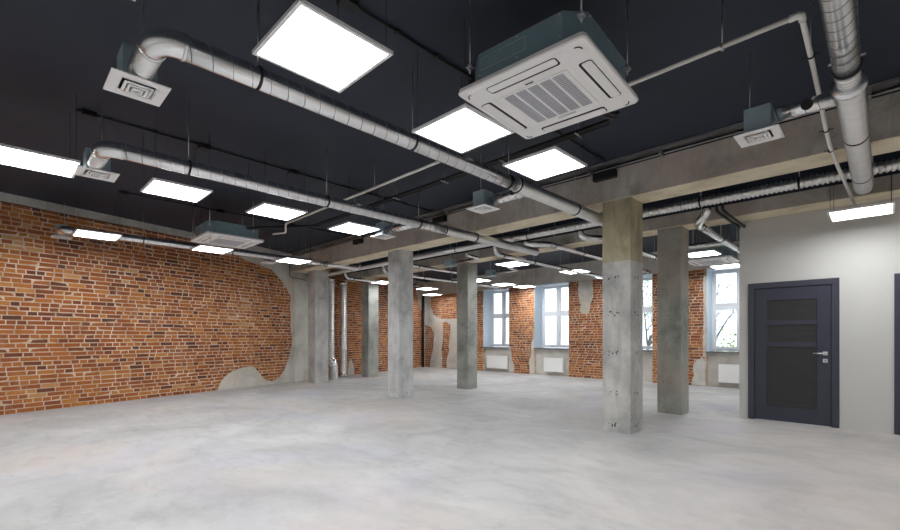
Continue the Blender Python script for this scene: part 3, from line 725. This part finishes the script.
# -- flexible main between the two beams, and the ducts that leave it
def main_duct():
    Y, z, r = 6.92, 3.20, .062
    root = thing('main_duct', 'bright corrugated silver duct running between the two concrete beams', 'air duct', (-5, Y, z - r))
    m = MB(); flexd(m, [(-12.15, Y, z), (X_R - .05, Y, z)], r, .05, .007); m.build('flexible_tube', 'flex', root)
    for x in (-10.6, -8.35, -6.6, -4.75, -3.2, -1.85, -0.75, 0.25):
        c = MB(); ring(c, (x, Y, z), (1, 0, 0), r + .003, .010, .006); c.build('clamp', 'black', root)
        h = MB(); h.sweep([(x, Y, z + r), (x, Y, CEIL)], .0045, 8); h.build('hanger_rod', 'zinc', root)
main_duct()
def far_duct(X, z, y0, y1, r, label, sx=0.0):
    root = thing('air_duct', label, 'air duct', (X, (y0 + y1) / 2, z - r), 'thin ducts behind the beams')
    e = MB(); R = .14; p = [Vector((X, y0, 3.15)), Vector((X, y0 + .02, z + R))] if 3.15 - z > R else [Vector((X, y0 - .0, 3.15))]
    p = [Vector((X, y0, 3.20))] + [Vector((X, y0 + R * (1 - cos(a)), z + (3.14 - z) * (1 - sin(a)))) for a in [pi / 2 * i / 8 for i in range(9)]]
    if sx:
        P0, P1, P2, P3 = Vector((X + sx, 7.035, 3.125)), Vector((X + sx, 7.05, z - .03)), Vector((X + sx * .25, 7.1, z)), Vector((X, y0 + R, z))
        p = [P0 * (1 - q) ** 3 + P1 * 3 * q * (1 - q) ** 2 + P2 * 3 * q * q * (1 - q) + P3 * q ** 3 for q in [i / 14 for i in range(15)]]
    e.sweep(p, r, 18); e.build('elbow', 'galv', root)
    t = MB(); spiral(t, (X, y0 + R - .01, z), (X, y1, z), r * .92, .13); t.build('spiral_tube', ['galv', 'seam'], root)
    y = y0 + R + .12; k = 0
    while y < y1:
        if k % 2 == 0 or True:
            c = MB(); ring(c, (X, y, z), (0, 1, 0), r * .93, .010, .005); c.build('clamp', 'black', root)
        if not (7.9 < y < 8.4 or 5.85 < y < 6.35):
            h = MB(); h.sweep([(X, y, z + r), (X, y, CEIL)], .004, 6); h.build('hanger_rod', 'zinc', root)
        y += 1.15; k += 1
FD = [(-3.50, 3.01, 7.22, 10.7, .055, 'thin duct curving down from the corrugated duct just left of the nearest column', -.25),
      (-4.55, 3.07, 7.25, 12.4, .050, 'thin duct with a bent start, above the second window, left of the nearest column', -.35),
      (-5.72, 3.01, 7.15, 12.3, .050, 'thin duct above the lights before the second window'),
      (-2.02, 3.00, 7.36, 12.4, .058, 'thin duct bending down beside the dark column and over the partition corner', .22),
      (-9.38, 3.00, 7.06, 12.3, .052, 'thin duct seen between the second column and the mottled column'),
      (-11.20, 3.02, 7.06, 9.9, .050, 'thin duct starting above the two metal riser pipes'),
      (-8.30, 3.06, 7.06, 9.6, .045, 'short thin duct right of the second column, above the other one there')]
for a in FD: far_duct(*a)
def short_branch():
    root = thing('ventilation_box', 'small grey ventilation box with a bent pipe, between the second column and the mottled column', 'ventilation box', (-7.38, 7.52, 2.98), 'small ventilation boxes')
    b = MB(); b.box(-7.49, -7.27, 7.42, 7.62, 2.98, 3.15); b.build('plenum_box', 'galv_box', root, .004)
    p = MB(); p.sweep([(-7.28, 7.52, 3.05), (-6.55, 7.52, 3.05)] + arc((-6.55, 7.40, 3.05), (0, 1, 0), (1, 0, 0), .12, 8)[1:] + [(-6.43, 7.25, 3.06), (-6.43, 7.05, 3.07)], .036, 16); p.build('bent_pipe', 'galv', root)
    h = MB(); h.sweep([(-7.38, 7.52, 3.15), (-7.38, 7.52, CEIL)], .004, 6); h.build('hanger_rod', 'zinc', root)
    copy_thing(root, (-7.78, 9.52, 2.98), 'small grey ventilation box hanging farther back, just right of the mottled column')
short_branch()
def wall_branch():
    root = thing('branch_duct', 'short silver duct piece showing between the nearest column and the dark column', 'air duct', (-2.8, 9.3, 2.95))
    b = MB(); spiral(b, (-3.18, 9.25, 3.03), (-2.1, 9.25, 3.03), .045, .1); b.build('spiral_tube', ['galv', 'seam'], root)
    h = MB(); h.sweep([(-2.6, 9.25, 3.06), (-2.6, 9.25, CEIL)], .004, 6); h.build('hanger_rod', 'zinc', root)
wall_branch()
def straps():
    for i, (x, dy) in enumerate(((-1.70, 0.0), (-1.63, 0.10))):
        m = MB(); y = 7.12 + dy * .2
        m.sweep([(x, y, 3.62), (x, y, 3.18), (x, y + .02, 3.10), (x + .02, y + .12, 3.07), (x + .03, 8.36, 3.07)], .021, 10)
        tag(m.build('black_pipe', 'black'), ['black insulated pipe dropping by the dark column, left one of the two', 'black insulated pipe dropping by the dark column, right one of the two'][i], 'pipe', 'black pipes by the dark column')
straps()

# -- riser pipes at the long wall
def riser(x, y, r, top, label, foot):
    root = thing('riser_pipe', label, 'pipe', (x, y, 0), 'metal riser pipes')
    m = MB()
    if foot:
        flexd(m, [(x - .06, y - .06, .62), (x - .06, y - .06, top)], r, .06, .008); m.build('flexible_tube', 'flex', root)
        e = MB(); e.sweep([(x - .06, y - .06, .66), (x - .055, y - .055, .60), (x - .02, y - .02, .50), (x, y, .42), (x, y, .36)], [r, r + .03, r + .035, r + .03, r + .03], 22); e.build('elbow', 'galv', root)
        f = MB(); flexd(f, [(x, y, 0), (x, y, .38)], r + .03, .06, .003); f.build('foot_sleeve', 'flex', root)
    else:
        flexd(m, [(x, y, 0.0), (x, y, top)], r, .06, .008); m.build('flexible_tube', 'flex', root)
        f = MB(); ring(f, (x, y, .08), (0, 0, 1), r + .004, .07, .004); f.build('foot_sleeve', 'galv', root)
        b = MB(); b.box(x + .02, x + .05, y - r - .02, y - r + .01, 1.40, 1.46, c=.003); b.build('bracket', 'black', root)
    for z in (top - .12, 1.5):
        c = MB(); ring(c, (x - (.06 if foot else 0), y - (.06 if foot else 0), z), (0, 0, 1), r + .005, .012, .005); c.build('clamp', 'zinc', root)
    t = MB(); xx, yy = (x - .06, y - .06) if foot else (x, y); ring(t, (xx, yy, top - .02), (0, 0, 1), r, .05, .012); t.build('collar', 'galv', root)
riser(-12.17, 7.24, .105, 3.10, 'metal riser pipe with a bent, thicker foot, standing next to the end column', True)
riser(-12.46, 7.76, .115, 3.06, 'straight metal riser pipe right of the one with the bent foot', False)
x, y = lw(13.30, .10)
m = MB(); m.sweep([(x, y, 0.0), (x, y, 3.1)], .055, 16); ring(m, (x, y, 1.9), (0, 0, 1), .056, .03, .012); ring(m, (x, y, .6), (0, 0, 1), .056, .03, .012)
tag(m.build('drainpipe', 'black'), 'black vertical drainpipe in the far corner of the room', 'pipe')

# ------------------------------------------------------------------ white drain pipe, refrigerant lines, cables
def drain():
    Y, z = 3.50, 3.30
    root = thing('drain_pipe', 'long thin white plastic pipe crossing behind the big air conditioner and dropping at the right', 'pipe', (-3, Y, z))
    r = .0165
    a = MB(); a.sweep([(-7.45, Y, z - .02), (-.40, Y, z + .01)], r, 12); a.build('long_run', 'pvc', root)
    P = [(-.37, Y + .03, z + .01), (-.37, 4.0, 3.28), (-.37, 4.5, 3.235), (-.37, 5.15, 3.14), (-.365, 5.55, 3.10), (-.345, 6.1, 3.07), (-.305, 6.9, 3.03), (-.265, 7.75, 2.985)]
    b = MB(); b.sweep(P, r, 12); b.build('sagging_run', 'pvc', root)
    e = MB(); e.sweep([(-.43, Y, z + .01), (-.385, Y, z + .01), (-.37, Y + .012, z + .01), (-.37, Y + .06, z + .008)], r + .005, 12); e.build('elbow', 'pvc', root)
    e = MB(); e.sweep([(-7.40, Y, z - .02), (-7.46, Y, z - .025), (-7.47, Y, z - .05), (-7.47, Y, z - .15), (-7.48, Y, z - .165), (-7.52, Y, z - .17), (-7.75, Y - .1, z - .17)], r, 12); e.build('drop_elbow', 'pvc', root)
    for x in (-.80, -2.45, -3.65, -4.85, -6.1):
        h = MB(); h.sweep([(x, Y, z + r), (x, Y, CEIL)], .0045, 8); ring(h, (x, Y, z), (1, 0, 0), r, .008, .005); h.build('hanger_rod', 'zinc', root)
    for y, zz in ((4.0, 3.28), (5.15, 3.14), (5.6, 3.097)):
        c = MB(); ring(c, (-.37, y, zz), (0, 1, 0), r, .008, .006); c.sweep([(-.42, y, zz), (-.32, y, zz)], .004, 6); c.build('clamp', 'black', root)
    h = MB(); h.sweep([(-.37, 4.0, 3.28 + r), (-.37, 4.0, CEIL)], .0045, 8); h.build('hanger_rod', 'zinc', root)
drain()
m = MB(); m.sweep([(-4.3, 9.95, 3.13), (-1.75, 9.95, 3.13)], .014, 10); m.sweep([(-3.3, 9.95, 3.13), (-3.3, 9.95, CEIL)], .004, 6); m.sweep([(-2.3, 9.95, 3.13), (-2.3, 9.95, CEIL)], .004, 6)
tag(m.build('drain_pipe', 'pvc'), 'thin white plastic pipe far back behind the second beam, above the far air conditioner', 'pipe')
def refrigerant():
    Y, z = 4.27, 3.45
    root = thing('refrigerant_line', 'pair of black insulated pipes hanging across the ceiling behind the lights', 'pipe', (-4.5, Y, z))
    for k, dy in enumerate((-.03, .03)):
        m = MB(); m.sweep([(-1.78 - dy, 3.24, 3.21), (-1.78 - dy, 3.9, 3.32), (-1.86 - dy, Y + dy - .08, z), (-1.98, Y + dy, z), (-7.6, Y + dy, z), (-7.70 + dy, Y + dy - .08, z - .04), (-7.72 + dy, 3.3, 3.22), (-7.8 + dy, 3.12, 3.2), (-7.93, 3.04 + dy, 3.2)], .021, 10); m.build('insulated_pipe', 'black', root)
    for x in (-2.3, -3.3, -4.3, -5.35, -6.5):
        h = MB(); h.sweep([(x, Y, z - .03), (x, Y, CEIL)], .005, 8); h.sweep([(x, Y - .07, z - .025), (x, Y + .07, z - .025)], .007, 8); h.build('hanger_rod', 'zinc', root)
refrigerant()
def cable_run(X0, ya, X1, yb, boxes, label, bx):
    root = thing('cable_run', label, 'cable', ((X0 + X1) / 2, (ya + yb) / 2, CEIL - .02), 'black ceiling cables')
    rd = random.Random(int(ya * 100)); n = int((yb - ya) / .25); P = []
    for i in range(n + 1):
        t = i / n; P.append((X0 + (X1 - X0) * t + rd.uniform(-.006, .006), ya + (yb - ya) * t, CEIL - .017 + rd.uniform(-.003, .003)))
    m = MB(); m.sweep(P, .011, 8); m.build('conduit', 'black', root)
    for y in boxes:
        x = X0 + (X1 - X0) * (y - ya) / (yb - ya); b = MB(); b.box(x - .05, x + .05, y - .065, y + .065, CEIL - .055, CEIL - .002, c=.006); b.build('junction_box', 'black', root)
    y = ya + .3
    while y < yb:
        x = X0 + (X1 - X0) * (y - ya) / (yb - ya); c = MB(); c.box(x - .022, x + .022, y - .012, y + .012, CEIL - .03, CEIL - .002, c=.003); c.build('clip', 'black', root); y += .42
    b = MB(); b.box(bx - .16, bx + .16, 5.80, 5.888, 3.47, 3.575, c=.006); b.build('beam_box', 'black', root)
cable_run(-6.02, .55, -6.10, 5.745, (0.66, 1.78, 2.95, 4.2), 'black ceiling cable with boxes above the middle row of lights', -6.02)
cable_run(-2.70, .6, -2.70, 5.745, (1.72, 3.1), 'black ceiling cable running past the nearest light to the front beam', -2.75)
cable_run(-8.90, 1.36, -8.92, 5.745, (1.42, 2.9, 4.3), 'black ceiling cable above the lights along the brick wall', -8.75)
def tray():
    root = thing('cable_tray', 'thin metal cable tray with cables along the top of the front beam', 'cable tray', (-4, 5.83, 3.6))
    t = MB(); t.box(-11.9, X_R, 5.76, 5.885, 3.65, 3.656); t.box(-11.9, X_R, 5.756, 5.762, 3.65, 3.68); t.build('tray', 'zinc', root)
    for k, (yy, zz) in enumerate(((5.875, 3.636), (5.878, 3.618), (5.872, 3.598))):
        rd = random.Random(k); m = MB(); m.sweep([(-11.9 + i * .4, yy + rd.uniform(-.004, .004), zz + rd.uniform(-.003, .003)) for i in range(41)], .009, 6); m.build('cable', ['black', 'zinc', 'black'][k], root)
    x = -11.5
    while x < X_R:
        c = MB(); c.box(x - .012, x + .012, 5.752, 5.889, 3.585, 3.65); c.build('bracket', 'zinc', root); x += .95
tray()
m = MB(); rd = random.Random(5); P = []
for i in range(46):
    s = -1.6 + i * .19; x, y = lw(s, .03); P.append((x, y, 3.548 + rd.uniform(-.012, .004)))
m.sweep(P, .008, 6); tag(m.build('wall_cable', 'black'), 'thin black cable along the concrete edge at the top of the brick wall', 'cable')
m = MB(); a = lw(6.05, .05); b = lw(6.30, .11); c = lw(6.62, .10)
m.sweep([(*a, 3.53), (*a, 3.2), (*a, 3.06), (*lw(6.09, .06), 3.02), (*b, 3.0), (*c, 2.985)], .010, 8); tag(m.build('wall_cable', 'black'), 'short black cable bending down the plaster beside the end column', 'cable')

# ------------------------------------------------------------------ radiators
def radiator(a, b, label):
    y0, y1, z0, z1 = BY - .045, BY + .045, .13, .60
    r = thing('radiator', label, 'radiator', ((a + b) / 2, (y0 + y1) / 2, z0), 'white panel radiators')
    m = MB(); m.box(a, b, y0, y0 + .018, z0, z1, c=.006); m.build('front_panel', 'enamel', r)
    m = MB(); m.box(a + .01, b - .01, y1 - .018, y1, z0, z1); m.build('rear_panel', 'enamel', r)
    m = MB(); m.box(a - .002, a + .008, y0 + .012, y1 - .006, z0 + .02, z1 - .005); m.box(b - .008, b + .002, y0 + .012, y1 - .006, z0 + .02, z1 - .005); m.build('side_cover', 'enamel', r)
    g = MB(); g.box(a + .006, b - .006, y0 + .014, y1 - .012, z1 - .012, z1 + .002)
    k = a + .03
    while k < b - .04: g.box(k, k + .012, y0 + .02, y1 - .02, z1 + .0015, z1 + .003, 1); k += .03
    g.build('top_grille', ['enamel', 'slot'], r)
    v = MB(); v.sweep([(b + .002, BY, z0 + .06), (b + .035, BY, z0 + .06)], .011, 10); v.sweep([(b + .035, BY, z0 + .06), (b + .035, BY, z0 - .12)], .008, 10); v.build('valve', 'silver', r)
    for x in (a + .12, b - .12):
        f = MB(); f.box(x - .012, x + .012, y1 - .02, BY + .098, z0 + .1, z1 - .08); f.build('wall_bracket', 'enamel', r)
radiator(-10.82, -9.87, 'white panel radiator under the window nearest the room corner')
radiator(-8.30, -7.58, 'white panel radiator under the second window, beside the brick pier with the plaster patch')
radiator(-3.06, -2.16, 'white panel radiator under the window beside the partition wall')

# rubble at the foot of the wall
for i, (px, py, lab) in enumerate(((301, 380.5, 'small brown lump of rubble at the wall foot left of the end column'), (305.8, 379.8, 'small dark lump of rubble touching the pier beside the end column'))):
    s, z = wall_sz(px, py); rd = random.Random(i + 3); bm = bmesh.new(); bmesh.ops.create_icosphere(bm, subdivisions=2, radius=.05)
    x, y = lw(s, .17)
    for v in bm.verts: v.co = Vector((x + v.co.x * 1.3, y + v.co.y * 1.2, max(0, .025 + v.co.z * .8))) + Vector((rd.uniform(-.008, .008),) * 2 + (0,))
    m = MB(); m.bm(bm); tag(m.build('rubble_piece', 'pit' if i else 'mortar'), lab, 'rubble')

# ------------------------------------------------------------------ outside the windows
g = MB(); g.box(-60, 40, BY + .63, 80, -1.3, -1.2); struct(g.build('ground', 'ground'))
def tree(x, y, h, seed, label, leafy):
    rd = random.Random(seed); root = thing('bare_tree', label, 'tree', (x, y, -1.2), 'trees outside the windows')
    mb = MB(); tips = []
    def grow(p, d, L, r, lev):
        pts = [p]; q = p.copy(); dd = d.copy()
        for i in range(4):
            dd = (dd + Vector((rd.uniform(-.22, .22), rd.uniform(-.22, .22), rd.uniform(-.08, .16)))).normalized(); q = q + dd * L / 4; pts.append(q.copy())
        mb.sweep(pts, [r * (1 - .14 * i) for i in range(5)], 6 if lev > 1 else 8)
        if lev >= 5: tips.append(q); return
        for k in range(rd.choice((2, 3, 3, 4))):
            nd = (dd + Vector((rd.uniform(-.9, .9), rd.uniform(-.9, .9), rd.uniform(-.25, .6)))).normalized()
            grow(pts[rd.choice((2, 3, 4))], nd, L * rd.uniform(.55, .78), r * .55, lev + 1)
    grow(Vector((x, y, -1.2)), Vector((0, 0, 1)), h * .38, .11, 0)
    mb.build('trunk_and_branches', 'bark', root)
    if leafy:
        lf = MB()
        for t in tips:
            for k in range(leafy):
                c = t + Vector((rd.gauss(0, .3), rd.gauss(0, .3), rd.gauss(0, .3))); a = rd.uniform(0, 6.28); u = Vector((cos(a), sin(a), rd.uniform(-.4, .4))) * .05; w = Vector((-sin(a) * .03, cos(a) * .03, .03))
                lf.add([c - u, c + w, c + u, c - w], [(0, 1, 2, 3)])
        lf.build('foliage', 'leaf', root)
tree(-4.6, 19.2, 6.2, 3, 'bare branching tree outside the window beside the partition', 0)
tree(-3.3, 15.4, 2.6, 12, 'low green-leaved tree outside the window beside the partition', 6)
tree(-9.0, 23.5, 7.0, 5, 'bare tree outside the window right of the nearest column', 3)

# ------------------------------------------------------------------ daylight
wd = bpy.data.worlds.new('sky'); S.world = wd; wd.use_nodes = True
nt = wd.node_tree; nt.nodes.clear()
bg = nt.nodes.new('ShaderNodeBackground'); bg.inputs['Color'].default_value = (0.78, 0.89, 1.0, 1); bg.inputs['Strength'].default_value = 1.6
wo = nt.nodes.new('ShaderNodeOutputWorld'); nt.links.new(bg.outputs[0], wo.inputs['Surface'])
S.cycles.max_bounces = 8; S.cycles.diffuse_bounces = 5; S.cycles.glossy_bounces = 4; S.cycles.transparent_max_bounces = 12
S.cycles.sample_clamp_indirect = 6.0
S.cycles.use_denoising = True
